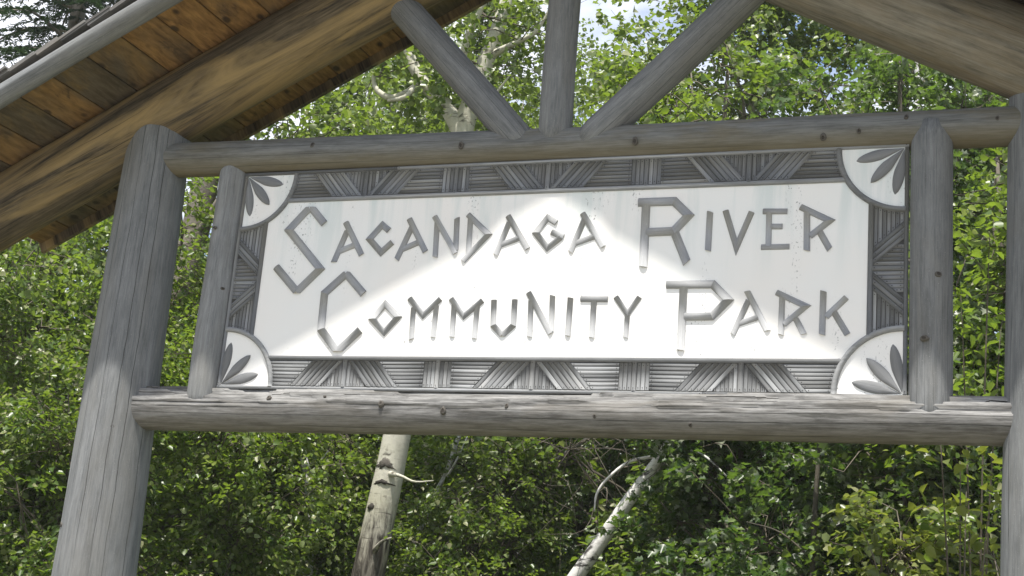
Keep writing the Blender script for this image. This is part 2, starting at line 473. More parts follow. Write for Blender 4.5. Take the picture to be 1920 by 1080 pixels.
king = log('king_post', (0.008, YB, 3.74), (0.0, YB, 4.95), 0.074, 0.070, M['log'], 41)
knot(king, 0.30, 25, .073, .016, 5); knot(king, 0.22, 22, .073, .009, 6); knot(king, 0.47, -25, .072, .009, 7); knot(king, 0.58, -10, .072, .008, 8)
brl = log('brace', (-0.118, YB, 3.74), (-0.95, YB, 4.646), 0.072, 0.075, M['log'], 42)
knot(brl, 0.14, 10, .072, .010, 9)
brr = log('brace', (0.152, YB, 3.745), (0.97, YB, 4.545), 0.074, 0.077, M['log'], 43)

PT = 0.515                                    # roof pitch, rise over run
CA = 1 / math.sqrt(1 + PT * PT); SA = PT * CA
ZR = 5.207                                    # soffit height on the ridge line
YF, YR, XE = -0.555, 0.672, 3.17              # front edge, rear edge, eave
log('rafter', (-3.22, YP, 5.053 - PT * 3.22), (0.12, YP, 5.053 + PT * 0.12), 0.172, 0.168, M['rafter'], 51, nseg=48)
log('rafter', (3.22, YP - 0.06, 5.03 - 0.522 * 3.22), (-0.10, YP - 0.004, 5.03 + 0.522 * 0.10), 0.180, 0.168, M['rafter_pale'], 52, nseg=48)
log('ridge_pole', (0, YF + 0.12, 5.12), (0, YR - 0.06, 5.12), 0.11, 0.11, M['rafter'], 53, side=(1, 0, 0))

def box_mesh(name, x0, x1, y0, y1, z0, z1, mat, bev=0.0):
    if not bev:
        V = [(x, y, z) for x in (x0, x1) for y in (y0, y1) for z in (z0, z1)]
        F = [(0, 1, 3, 2), (4, 6, 7, 5), (0, 4, 5, 1), (2, 3, 7, 6), (0, 2, 6, 4), (1, 5, 7, 3)]
        return mesh(name, V, F, mat)
    b = bev
    prof = [(x0, z0 + b), (x0 + b, z0), (x1 - b, z0), (x1, z0 + b), (x1, z1 - b), (x1 - b, z1), (x0 + b, z1), (x0, z1 - b)]
    V = [(x, y0, z) for x, z in prof] + [(x, y1, z) for x, z in prof]
    F = [tuple(range(8)), tuple(range(15, 7, -1))] + [(i, i + 8, (i + 1) % 8 + 8, (i + 1) % 8) for i in range(8)]
    return mesh(name, V, F, mat)

def slope_mat(s, d, n=0.0, y=0.0):
    """frame on a roof slope: local x down the slope, y into the scene, z out of the roof; d metres down from the ridge"""
    xv = Vector((s * CA, 0, -SA)); zv = Vector((s * SA, 0, CA)); yv = zv.cross(xv)
    o = Vector((0, y, ZR)) + xv * d + zv * n
    m = Matrix.Identity(4)
    for i in range(3):
        m[i][0], m[i][1], m[i][2], m[i][3] = xv[i], yv[i], zv[i], o[i]
    return m

SLEN = XE / CA
rng = random.Random(7)
PW = 0.1935
STAIN = {8: 40, 9: 25, 10: 22, 11: 30, 12: 66, 13: 92, 14: 46, 15: 90, 16: 52, 17: 75}
plank_me = [box_mesh('plank', -PW / 2 + 0.0025, PW / 2 - 0.0025, -(YR - YF) / 2, (YR - YF) / 2, 0, 0.025, M['soffit'], 0.003),]
shing_me = [box_mesh('shingle', -0.16, 0.12, -w, w, 0, 0.012, M['shingle']) for w in (0.098, 0.085, 0.108)]
for s in (-1, 1):
    roof = empty('roof_slope', (0, 0, 0), GATE)
    n = int(SLEN / PW)
    off = SLEN - n * PW
    for i in range(n + 1):
        d = off + (i - 0.5) * PW
        if d < PW * 0.55: continue
        m = slope_mat(s, d, rng.uniform(-0.0015, 0.0025), (YF + YR) / 2)
        if s * 1 > 0: pass
        pk = obj('plank', plank_me[0], roof, m)
        pk.pass_index = STAIN.get(i, rng.randint(15, 95)) if s < 0 else rng.randint(20, 95)
    y_sign = 1 if slope_mat(s, 0).col[1][1] > 0 else -1
    # sheathing above the planks
    obj('sheathing', box_mesh('sheathing', 0.03, SLEN - 0.02, *sorted((y_sign * (YF + 0.03), y_sign * (YR - 0.02))), 0.029, 0.047, M['shingle']), roof, slope_mat(s, 0))
    # pole trim under the front edge, plain board along the back edge
    xv = Vector((s * CA, 0, -SA)); zv = Vector((s * SA, 0, CA))
    o = Vector((0, YF, ZR))
    f = log('fascia_pole', o - zv * 0.018 + xv * 0.26, o - zv * 0.018 + xv * (SLEN + 0.03), 0.054, 0.046, M['log'], 60 + s, roof, lump=0.09)
    obj('ridge_shadow_strip', box_mesh('ridge_shadow_strip', -0.02, 0.262, *sorted((y_sign * (YF - 0.022), y_sign * (YF + 0.02))), -0.062, -0.002, M['log']), roof, slope_mat(s, 0))  # added strip out of view, sized to shape the gable's shadow on the board
    obj('rear_fascia', box_mesh('rear_fascia', 0.0, SLEN + 0.01, *sorted((y_sign * (YR - 0.012), y_sign * (YR + 0.014))), -0.052, 0.045, M['rafter']), roof, slope_mat(s, 0))
    # split shingles in lapped courses
    nc = int(SLEN / 0.145) + 1
    for c in range(nc):
        y = YF - 0.035 + rng.uniform(-0.012, 0.012)
        k = 0
        while y < YR + 0.02:
            me = shing_me[(c + k * 2) % 3]
            w = (0.098, 0.085, 0.108)[(c + k * 2) % 3]
            d = SLEN - c * 0.145 - 0.08 + rng.uniform(-0.012, 0.012)
            if d > 0.05:
                m = slope_mat(s, d, 0.066 + rng.uniform(0, 0.003), y + w) @ Matrix.Rotation(-math.radians(4.6), 4, 'Y').inverted()
                obj('shingle', me, roof, m)
            y += 2 * w + 0.004
            k += 1
# cap boards on the ridge
ridge = empty('ridge_cap', (0, 0, 0), GATE)
for s in (-1, 1):
    obj('cap_board', box_mesh('cap_board', -0.062, 0.16, *sorted([(1 if slope_mat(s, 0).col[1][1] > 0 else -1) * v for v in (YF - 0.05, YR + 0.03)]), 0.105, 0.125, M['shingle']), ridge, slope_mat(s, 0))
# ------------------------------------------------------------------ board, borders, letters
panel = obj('sign_board', box_mesh('sign_board', -1.4985, 1.4985, 0.0, 0.04, -0.511, 0.511, M['board']), GATE, loc=(0, 0, ZC))

def backing(pts, name='border_backing'):
    V = [(x, -0.0012, v + ZC) for x, v in pts] + [(x, 0.002, v + ZC) for x, v in pts]
    n = len(pts)
    return mesh(name, V, [tuple(range(n)), tuple(range(2 * n - 1, n - 1, -1))] + [(i, i + n, (i + 1) % n + n, (i + 1) % n) for i in range(n)], M['backing'])

def clip_line(p, d, planes, s0, s1):
    for (nx, ny, c) in planes:                       # keep nx*x + ny*y <= c
        den = nx * d[0] + ny * d[1]
        num = c - nx * p[0] - ny * p[1]
        if abs(den) < 1e-9:
            if num < 0: return None
        elif den > 0: s1 = min(s1, num / den)
        else: s0 = max(s0, num / den)
    return (s0, s1) if s1 - s0 > 0.004 else None

PROF = [(-1, 0.0), (-0.93, 0.42), (-0.6, 0.82), (0, 1.0), (0.6, 0.82), (0.93, 0.42), (1, 0.0)]
def stick(name, p, q, w, parent, mat, planes=(), circ=None, hk=0.35, ext=0.0, y0=0.0, jit=None, skew=(0, 0)):
    """half-round stick nailed on the board from p to q (board coordinates), its ends cut by half-planes or an arc"""
    p, q = Vector(p), Vector(q)
    L = (q - p).length
    d = (q - p) / L
    nrm = Vector((-d.y, d.x))
    rows = []
    for t, h in PROF:
        o = p + nrm * (t * w / 2)
        iv = clip_line(o, d, planes, -ext + skew[0] * t * w / 2, L + ext + skew[1] * t * w / 2)
        if iv is None: continue
        s0, s1 = iv
        if circ:
            cx, cy, R, keep_far = circ
            f = Vector((o.x - cx, o.y - cy)); b = f.dot(d); c = f.dot(f) - R * R
            disc = b * b - c
            if disc > 0:
                e0, e1 = -b - math.sqrt(disc), -b + math.sqrt(disc)
                if keep_far: s0 = max(s0, e1)
                else: s1 = min(s1, e0)
        if s1 - s0 < 0.003: continue
        rows.append((t * w / 2, h * w * hk, s0, s1))
    if len(rows) < 3: return None
    mid = (rows[len(rows) // 2][2] + rows[len(rows) // 2][3]) / 2
    V, F = [], []
    for (t, h, s0, s1) in rows:
        e = min(0.004, 0.25 * w) * (1 if h > 0.0001 else 0)
        V += [(s0 - mid, t, h - 0.001), (s1 - mid, t, h - 0.001)]
    n = len(rows)
    for i in range(n - 1):
        F.append((2 * i, 2 * i + 1, 2 * i + 3, 2 * i + 2)[::-1])
    F.append(tuple(2 * i for i in range(n))); F.append(tuple(2 * i + 1 for i in range(n - 1, -1, -1)))
    F.append((0, 1, 2 * n - 1, 2 * n - 2))
    c = p + d * mid
    m = Matrix(((d.x, nrm.x, 0, c.x), (0, 0, -1, -y0), (d.y, nrm.y, 0, c.y + ZC), (0, 0, 0, 1)))
    o = obj(name, mesh(name, V, F, mat), parent, m)
    for f in o.data.polygons: f.use_smooth = f.index < n - 1
    if NAILS is not None and L > 0.05:
        for s in (rows[n // 2][2] + 0.010, rows[n // 2][3] - 0.010):
            NAILS.append((p + d * s, w * hk + y0))
    return o
NAILS = None

def nails(parent):
    V, F = [], []
    for c, h in NAILS:
        b = len(V)
        for j in range(5):
            a = j * 2 * math.pi / 5
            V.append((c.x + 0.0022 * math.cos(a), -h - 0.0006, c.y + ZC + 0.0022 * math.sin(a)))
        V.append((c.x, -h - 0.0016, c.y + ZC))
        F += [(b + j, b + (j + 1) % 5, b + 5) for j in range(5)]
    o = obj('nail_heads', mesh('nail_heads', V, F, M['nail']), parent)
    o['kind'] = 'stuff'

def fill(parent, poly_planes, origin, direction, pitch, n, circ=None, k=0.93, L=3.0, hk=0.35):
    """lay n parallel sticks, the first centred on origin, each next one pitch to the left of direction"""
    d = Vector(direction).normalized(); nr = Vector((-d.y, d.x)); o = Vector(origin)
    for i in range(n):
        a = o + nr * pitch * i
        w = pitch * k * rng.uniform(0.95, 1.03)
        pl = [(nx, ny, c - rng.uniform(0, 0.0015)) for nx, ny, c in poly_planes]
        stick('border_stick', a - d * L, a + d * L, w, parent, M['stick'], pl, circ, hk * rng.uniform(0.85, 1.12), y0=rng.uniform(0, 0.0015))

AX, AV, AR = 1.486, 0.496, 0.257                        # arc centres and radius
V0, V1 = 0.381, 0.4955                                  # band between rails
def band(sgn):
    """top (sgn=1) or bottom (sgn=-1) border, mirrored about the board's middle"""
    global NAILS
    NAILS = []
    par = empty('border_strip', (0, 0, 0), GATE)
    def P(planes): return [(nx, ny * sgn, c) for nx, ny, c in planes]
    vb = [(0, 1, V1 - 0.001), (0, -1, -V0 - 0.001)]
    pit = (V1 - V0) / 7
    # at the top the diagonals spread upwards; at the bottom they spread downwards (outwards from the middle both times)
    def diag(px, side, m0, m1):                         # returns the line through (px+side*m0, V0) and (px+side*m1, V1)
        x0, x1 = px + side * m0, px + side * m1
        nx, ny = (V1 - V0), -(x1 - x0)
        l = math.hypot(nx, ny); nx, ny = nx / l * side, ny / l * side
        return nx, ny, nx * x0 + ny * V0                # keep side: towards the post when <=
    posts = (-0.869, 0.0, 0.869)
    blocks = (-0.4285, 0.4365)
    for px in posts:
        stick('border_stick', (px, sgn * (V0 - 0.006)), (px, sgn * (V1 + 0.002)), 0.0225, par, M['stick'], hk=0.5)
        for side in (-1, 1):
            inner, outer = diag(px, side, 0.012, 0.113), diag(px, side, 0.163, 0.264)
            inv = lambda pl: (-pl[0], -pl[1], -pl[2])
            # upright sticks in the triangle beside the post
            x0 = px + side * (0.0118 + 0.0085)
            for i in range(6):
                x = x0 + side * i * 0.0168
                stick('border_stick', (x, -1), (x, 1), 0.0158, par, M['stick'], P(vb + [inner, ((side), 0, side * px + 0.125)]), hk=0.28 * rng.uniform(.85, 1.1), y0=rng.uniform(0, .001))
            # slanting sticks
            dirv = Vector((side * 0.101, V1 - V0)).normalized()
            perp = abs(0.151 * dirv.y) / 6
            for i in range(6):
                f = (i + 0.5) / 6
                b = Vector((px + side * (0.012 + 0.151 * f), V0))
                a, c = b - dirv, b + dirv
                stick('border_stick', (a.x, a.y * sgn), (c.x, c.y * sgn), perp * 0.95 * rng.uniform(.96, 1.03), par, M['stick'], P(vb), hk=0.36 * rng.uniform(.85, 1.15), y0=rng.uniform(0, .0015))
            # level sticks outside the slant
            lim = None
            nxt = [b for b in blocks if (b - px) * side > 0]
            nb = min(nxt, key=lambda b: abs(b - px)) if nxt else None
            for i in range(7):
                v = V0 + pit * (i + 0.5)
                pl = [inv(outer)]
                if nb is not None and abs(nb - px) < 0.6:
                    pl.append((side, 0, side * (nb - side * 0.0645)))
                    circ = None
                else:
                    pl.append((side, 0, AX))
                    circ = (side * AX, sgn * AV, AR + 0.009, side < 0)
                stick('border_stick', (-2, sgn * v), (2, sgn * v), pit * 0.93 * rng.uniform(.95, 1.03), par, M['stick'], P(pl), circ, hk=0.36 * rng.uniform(.85, 1.12), y0=rng.uniform(0, .001))
    for bx in blocks:
        stick('border_stick', (bx, sgn * (V0 - 0.005)), (bx, sgn * (V1 + 0.001)), 0.0195, par, M['stick'], hk=0.5)
        for side in (-1, 1):
            for i in range(3):
                x = bx + side * (0.0102 + 0.0181 * (i + 0.5))
                stick('border_stick', (x, -1), (x, 1), 0.0172, par, M['stick'], P([(0, 1, V1 - 0.002), (0, -1, -V0 - 0.0015)]), hk=0.28)
    arc = lambda u: u
    pts = []
    for a in np.linspace(0, 0.46, 8): pts.append((-(AX - (AR + .004) * math.cos(a)), sgn * (AV - (AR + .004) * math.sin(a))))
    pts = pts + [(-x, v) for x, v in pts[::-1]]
    obj('border_backing', backing(pts if sgn > 0 else pts), par)
    # rails
    R0 = AR - 0.006
    stick('border_rail', (-1.32, sgn * 0.370), (1.32, sgn * 0.370), 0.0215, par, M['stick'], [(1, 0, AX - math.sqrt(AR**2 - (AV - .370)**2) + 0.004), (-1, 0, AX - math.sqrt(AR**2 - (AV - .370)**2) + 0.004)], hk=0.5)
    cut = -0.72 * sgn
    stick('border_rail', (-1.50, sgn * 0.505), (cut, sgn * 0.505), 0.0165, par, M['stick'], hk=0.5)
    stick('border_rail', (cut + 0.002, sgn * 0.505), (1.50, sgn * 0.505), 0.0165, par, M['stick'], hk=0.5)
    nails(par)

def side_band(s):
    global NAILS
    NAILS = []
    par = empty('border_strip', (0, 0, 0), GATE)
    X0, X1 = 1.3685, 1.484                              # measured from the middle outwards
    def P(planes): return [(nx * s, ny, c) for nx, ny, c in planes]
    box = [(1, 0, X1), (-1, 0, -X0 - 0.001)]
    def seg(a, b, w, planes=(), circ=None, **kw):
        stick(kw.pop('name', 'border_stick'), (a[0] * s, a[1]), (b[0] * s, b[1]), w, par, M['stick'], P(planes), circ, **kw)
    seg((X0 - 0.004, 0), (X1 + 0.002, 0), 0.021, hk=0.5)
    for sg in (-1, 1):
        # three slanting sticks, rising outwards from the middle stick
        a, b = Vector((X0, 0.014 * sg)), Vector((X1, 0.118 * sg))
        dv = (b - a).normalized(); nr = Vector((-dv.y, dv.x)) * sg
        wd = 0.0182
        for i in range(3):
            c = a + nr * wd * (i + 0.5)
            e = c - dv; f = c + dv
            seg((e.x, e.y), (f.x, f.y), wd * 0.95, box, hk=0.38 * rng.uniform(.85, 1.12))
        # level sticks between the slants, on the outer side
        n1 = Vector((-nr.x, -nr.y))
        lowc = nr.dot(a)
        for i in range(5):
            v = sg * (0.0105 + 0.0172 * (i + 0.5))
            seg((1.0, v), (2.0, v), 0.0163, box + [(nr.x, nr.y, lowc)], hk=0.36 * rng.uniform(.85, 1.12))
        # upright sticks between the slants and the corner arc
        hic = nr.dot(a + nr * wd * 3)
        for i in range(7):
            x = X0 + 0.0165 * (i + 0.5)
            seg((x, -1), (x, 1), 0.0157, [(-nr.x, -nr.y, -hic), (0, -sg, 0), (0, sg, AV)], (s * AX, sg * AV, AR + 0.009, sg < 0), hk=0.26 * rng.uniform(.85, 1.1))
    pts = []
    for a in np.linspace(math.pi / 2, 1.05, 8): pts.append((s * (AX - (AR + .004) * math.cos(a)), AV - (AR + .004) * math.sin(a)))
    pts = pts + [(x, -v) for x, v in pts[::-1]]
    obj('border_backing', backing(pts), par)
    yv = AV - math.sqrt(AR**2 - (AX - 1.358)**2)
    seg((1.358, -yv - 0.004), (1.358, yv + 0.004), 0.0215, name='border_rail', hk=0.5)
    seg((1.4925, -0.496), (1.4925, 0.496), 0.0165, name='border_rail', hk=0.5)
    nails(par)

for sgn in (1, -1): band(sgn)
for s in (-1, 1): side_band(s)
NAILS = None

def bar_tube(pts, w, h, name, parent, mat):
    """half-round bent bar following points in board coordinates"""
    V, F = [], []
    n = len(PROF)
    for i, p in enumerate(pts):
        a = pts[max(i - 1, 0)]; b = pts[min(i + 1, len(pts) - 1)]
        d = (Vector(b) - Vector(a)).normalized(); nr = Vector((-d.y, d.x))
        for t, hh in PROF:
            q = Vector(p) + nr * t * w / 2
            V.append((q.x, -hh * h + 0.001, q.y))
    for i in range(len(pts) - 1):
        for j in range(n - 1):
            F.append((i * n + j, i * n + j + 1, (i + 1) * n + j + 1, (i + 1) * n + j))
        F.append((i * n, (i + 1) * n, (i + 1) * n + n - 1, i * n + n - 1))
    F.append(tuple(range(n))); F.append(tuple((len(pts) - 1) * n + j for j in range(n - 1, -1, -1)))
    o = obj(name, mesh(name, V, F, mat), parent, loc=(0, 0, ZC))
    for f in o.data.polygons: f.use_smooth = len(f.vertices) == 4
    return o

for sx in (-1, 1):
    for sv in (-1, 1):
        fan = empty('corner_fan', (0, 0, 0), GATE)
        a0 = 1.5
        pts = [(sx * (AX - AR * math.cos(a)), sv * (AV - AR * math.sin(a))) for a in [math.radians(v) for v in np.linspace(-1, 91, 26)]]
        if sx * sv < 0: pts = pts[::-1]
        bar_tube(pts, 0.0235, 0.015, 'corner_arc', fan, M['stick'])
        for ang, ln, wd in ((13, 0.194, 0.047), (47, 0.192, 0.046), (81, 0.198, 0.045)):
            th = math.radians(ang + rng.uniform(-2, 2))
            ns = 14
            V, F = [], []
            for i in range(ns + 1):
                u = i / ns
                hw = wd / 2 * (math.sin(math.pi * u ** 1.3) ** 0.62 * (0.55 + 0.45 * min(1, u * 2)) if 0 < u < 1 else 0.02)
                for t, hh in PROF:
                    V.append((u * ln, t * hw, 0.009 * hh * min(1, hw / (wd * .3)) - 0.001))
            n = len(PROF)
            for i in range(ns):
                for j in range(n - 1):
                    F.append((i * n + j, (i + 1) * n + j, (i + 1) * n + j + 1, i * n + j + 1))
            dx, dv = -sx * math.cos(th), -sv * math.sin(th)
            y0 = 0.003 * (ang == 47)
            mw = Matrix(((dx, -dv, 0, sx * 1.4835), (0, 0, -1, -y0), (dv, dx, 0, sv * 0.4945 + ZC), (0, 0, 0, 1)))
            obj('fan_leaf', mesh('fan_leaf', V, F, M['carved'], True), fan, mw)

LETTERS = [
  ('S', 0.0368, [[(-1.056, 0.253), (-1.137, 0.337), (-1.235, 0.228), (-1.049, 0.04), (-1.154, -0.065), (-1.275, 0.052)]], (0.334, -0.073)),
  ('A', 0.0289, [[(-0.948, 0.256), (-0.851, 0.101)], [(-0.935, 0.218), (-0.985, 0.071)], [(-0.961, 0.122), (-0.889, 0.149)]], (None, None)),
  ('C', 0.0295, [[(-0.728, 0.212), (-0.764, 0.239), (-0.82, 0.174), (-0.756, 0.111), (-0.706, 0.157)]], (None, None)),
  ('A', 0.028, [[(-0.635, 0.263), (-0.541, 0.109)], [(-0.62, 0.221), (-0.676, 0.077)], [(-0.66, 0.121), (-0.575, 0.155)]], (None, None)),
  ('N', 0.0264, [[(-0.514, 0.271), (-0.397, 0.099)], [(-0.499, 0.241), (-0.492, 0.084)], [(-0.406, 0.26), (-0.398, 0.11)]], (None, None)),
  ('D', 0.0263, [[(-0.355, 0.274), (-0.251, 0.182), (-0.359, 0.064)], [(-0.342, 0.257), (-0.337, 0.086)]], (None, None)),
  ('A', 0.0263, [[(-0.168, 0.263), (-0.066, 0.112)], [(-0.161, 0.231), (-0.21, 0.089)], [(-0.193, 0.133), (-0.107, 0.162)]], (None, None)),
  ('G', 0.0273, [[(0.055, 0.225), (0.014, 0.25), (-0.036, 0.183), (0.023, 0.115), (0.078, 0.159)], [(0.036, 0.185), (0.091, 0.161)]], (None, None)),
  ('A', 0.0263, [[(0.168, 0.264), (0.269, 0.113)], [(0.177, 0.234), (0.127, 0.095)], [(0.147, 0.133), (0.233, 0.162)]], (None, None)),
  ('R', 0.0375, [[(0.41, 0.304), (0.563, 0.304), (0.627, 0.241), (0.567, 0.174), (0.451, 0.172)], [(0.443, 0.297), (0.447, 0.023)], [(0.573, 0.165), (0.629, 0.038)]], (None, None)),
  ('I', 0.027, [[(0.715, 0.253), (0.714, 0.087)]], (None, None)),
  ('V', 0.0259, [[(0.779, 0.256), (0.83, 0.1), (0.886, 0.247)]], (None, None)),
  ('E', 0.0247, [[(0.932, 0.248), (1.03, 0.245)], [(0.957, 0.245), (0.959, 0.1)], [(0.965, 0.183), (1.013, 0.182)], [(0.93, 0.097), (1.043, 0.097)]], (None, None)),
  ('R', 0.027, [[(1.082, 0.262), (1.199, 0.201), (1.122, 0.138)], [(1.108, 0.245), (1.112, 0.079)], [(1.161, 0.155), (1.201, 0.082)]], (None, None)),
  ('C', 0.0368, [[(-0.819, -0.079), (-0.915, 0.015), (-1.013, -0.074), (-1.009, -0.241), (-0.916, -0.339), (-0.816, -0.242)]], (0.024, -0.339)),
  ('O', 0.0284, [[(-0.708, -0.126), (-0.639, -0.184), (-0.699, -0.252), (-0.764, -0.193), (-0.708, -0.126)]], (None, None)),
  ('M', 0.0254, [[(-0.594, -0.101), (-0.522, -0.178), (-0.447, -0.104)], [(-0.571, -0.141), (-0.566, -0.284)], [(-0.463, -0.133), (-0.465, -0.275)]], (None, None)),
  ('M', 0.0254, [[(-0.398, -0.105), (-0.331, -0.182), (-0.251, -0.113)], [(-0.381, -0.132), (-0.377, -0.274)], [(-0.273, -0.135), (-0.274, -0.28)]], (None, None)),
  ('U', 0.0263, [[(-0.199, -0.112), (-0.193, -0.224), (-0.148, -0.266), (-0.102, -0.223), (-0.105, -0.111)]], (None, -0.272)),
  ('N', 0.0253, [[(-0.046, -0.081), (0.067, -0.259)], [(-0.032, -0.118), (-0.025, -0.273)], [(0.062, -0.095), (0.068, -0.248)]], (None, None)),
  ('I', 0.0263, [[(0.142, -0.106), (0.142, -0.269)]], (None, None)),
  ('T', 0.0263, [[(0.187, -0.111), (0.305, -0.113)], [(0.245, -0.116), (0.246, -0.276)]], (None, None)),
  ('Y', 0.0233, [[(0.338, -0.104), (0.392, -0.177), (0.439, -0.105)], [(0.392, -0.177), (0.391, -0.276)]], (None, None)),
  ('P', 0.0345, [[(0.549, -0.054), (0.741, -0.055), (0.807, -0.121), (0.743, -0.188), (0.63, -0.189)], [(0.621, -0.06), (0.622, -0.328)]], (None, None)),
  ('A', 0.0248, [[(0.881, -0.086), (0.968, -0.248)], [(0.887, -0.125), (0.83, -0.262)], [(0.853, -0.218), (0.933, -0.191)]], (None, None)),
  ('R', 0.0247, [[(0.998, -0.092), (1.115, -0.149), (1.031, -0.223)], [(1.021, -0.113), (1.021, -0.264)], [(1.075, -0.197), (1.11, -0.262)]], (None, None)),
  ('K', 0.0257, [[(1.181, -0.089), (1.18, -0.264)], [(1.27, -0.115), (1.193, -0.193)], [(1.223, -0.173), (1.277, -0.264)]], (None, None)),
]

for ch, w, polys, clip in LETTERS:
    L = empty('letter', (0, 0, 0), GATE)
    for pi, pl in enumerate(polys):
        P = [Vector(p) for p in pl]
        closed = (P[0] - P[-1]).length < 1e-6
        for i in range(len(P) - 1):
            a, b = P[i], P[i + 1]
            d = (b - a).normalized()
            planes = []
            prev = P[i - 1] if i > 0 else (P[-2] if closed else None)
            nxt = P[i + 2] if i + 2 < len(P) else (P[1] if closed else None)
            if prev is not None:
                bis = ((a - prev).normalized() + d).normalized()
                planes.append((-bis.x, -bis.y, -bis.dot(a)))
            if nxt is not None:
                bis = (d + (nxt - b).normalized()).normalized()
                planes.append((bis.x, bis.y, bis.dot(b)))
            if clip[0] is not None: planes.append((0, 1, clip[0]))
            if clip[1] is not None: planes.append((0, -1, -clip[1]))
            hk = 0.36 if pi == 0 else 0.33 - 0.02 * pi
            sk = 0.0
            ang = abs(math.degrees(math.atan2(d.y, d.x)))
            sk = rng.choice((-.35, .3, .15)) if 60 < ang < 120 else 0.0
            e0 = d * (0.06 if prev is not None else 0.0); e1 = d * (0.06 if nxt is not None else 0.0)
            stick('letter_stick', a - e0, b + e1, w, L, M['letter'], planes, hk=hk, skew=(sk, sk) if not planes else (0, 0))

# ------------------------------------------------------------------ trees
def tubes_mesh(name, tubes, mat, lump=0.06):
    """tubes: list of (points, radii, sides); all joined into one bark mesh"""
    V, F = [], []
    for pts, rad, ns in tubes:
        pts = [Vector(p) for p in pts]
        base = len(V)
        ref = Vector((0.3, 1, 0.1))
        for i, p in enumerate(pts):
            d = (pts[min(i + 1, len(pts) - 1)] - pts[max(i - 1, 0)])
            d = d.normalized() if d.length > 1e-6 else Vector((0, 0, 1))
            x = ref - d * ref.dot(d); x = x.normalized() if x.length > 1e-4 else d.orthogonal().normalized()
            ref = x
            y = d.cross(x)
            for j in range(ns):
                a = 2 * math.pi * j / ns
                r = rad[i]
                if ns > 6: r *= 1 + lump * noise.noise(Vector((math.cos(a) * 1.5 + base, math.sin(a) * 1.5, p.z * 2.2)))
                V.append(p + x * math.cos(a) * r + y * math.sin(a) * r)
        for i in range(len(pts) - 1):
            for j in range(ns):
                F.append((base + i * ns + j, base + i * ns + (j + 1) % ns, base + (i + 1) * ns + (j + 1) % ns, base + (i + 1) * ns + j))
        F.append(tuple(base + (len(pts) - 1) * ns + j for j in range(ns)))
    return mesh(name, V, F, mat, True)

def smooth_path(pts, n):
    """Catmull-Rom through the given points"""
    pts = [Vector(p) for p in pts]
    P = [pts[0] * 2 - pts[1]] + pts + [pts[-1] * 2 - pts[-2]]
    out = []
    m = len(pts) - 1
    for k in range(n + 1):
        u = k / n * m
        i = min(int(u), m - 1); t = u - i
        a, b, c, d = P[i], P[i + 1], P[i + 2], P[i + 3]
        out.append(0.5 * ((2 * b) + (c - a) * t + (2 * a - 5 * b + 4 * c - d) * t * t + (3 * b - a - 3 * c + d) * t ** 3))
    return out

def lerp_list(r, n):
    return [float(np.interp(k / n * (len(r) - 1), range(len(r)), r)) for k in range(n + 1)]

SHAPES = {
    # outline of half a leaf: (across, along), base and tip shared
    'ovate': [(0.40, 0.22), (0.34, 0.58)],
    'round': [(0.50, 0.28), (0.42, 0.68)],
    'maple': [(0.56, 0.34), (0.24, 0.46), (0.40, 0.72), (0.13, 0.74)],
    'long': [(0.24, 0.25), (0.25, 0.60)],
    'needle': [(0.10, 0.2), (0.08, 0.8)],
}
def leaves_mesh(name, pos, dirs, nrm, size, shape, mat, seed=0):
    rs = np.random.RandomState(seed)
    N = len(pos)
    dirs = dirs / np.linalg.norm(dirs, axis=1, keepdims=True)
    nrm = nrm - dirs * np.sum(nrm * dirs, axis=1, keepdims=True)
    nrm = nrm / (np.linalg.norm(nrm, axis=1, keepdims=True) + 1e-9)
    side = np.cross(dirs, nrm)
    half = SHAPES[shape]
    k = len(half)
    outl = [(0, 0, 0)] + [(-a, b, 0.16 * a * 2) for a, b in half] + [(0, 1, -0.14)] + [(a, b, 0.16 * a * 2) for a, b in half[::-1]]
    nv = len(outl)
    V = np.zeros((N, nv, 3))
    fold = rs.uniform(0.3, 1.5, (N, 1))
    asp = rs.uniform(0.85, 1.15, (N, 1))
    for i, (a, b, c) in enumerate(outl):
        V[:, i] = pos + size[:, None] * (side * a * asp + dirs * b + nrm * c * fold)
    f1 = [0] + list(range(k + 1, 0, -1))                 # left half: base, tip, ... back to base
    f2 = [0] + list(range(nv - 1, k, -1))
    left = np.array(f1)[None, :] + (np.arange(N) * nv)[:, None]
    right = np.array(f2)[None, :] + (np.arange(N) * nv)[:, None]
    loops = np.concatenate([left, right], axis=1).ravel()
    m = k + 2
    me = bpy.data.meshes.new(name)
    me.vertices.add(N * nv); me.vertices.foreach_set('co', V.ravel())
    me.loops.add(len(loops)); me.loops.foreach_set('vertex_index', loops.astype(np.int32))
    me.polygons.add(2 * N); me.polygons.foreach_set('loop_start', (np.arange(2 * N) * m).astype(np.int32))
    me.materials.append(mat)
    me.update(calc_edges=True)
    me.validate()
    return me

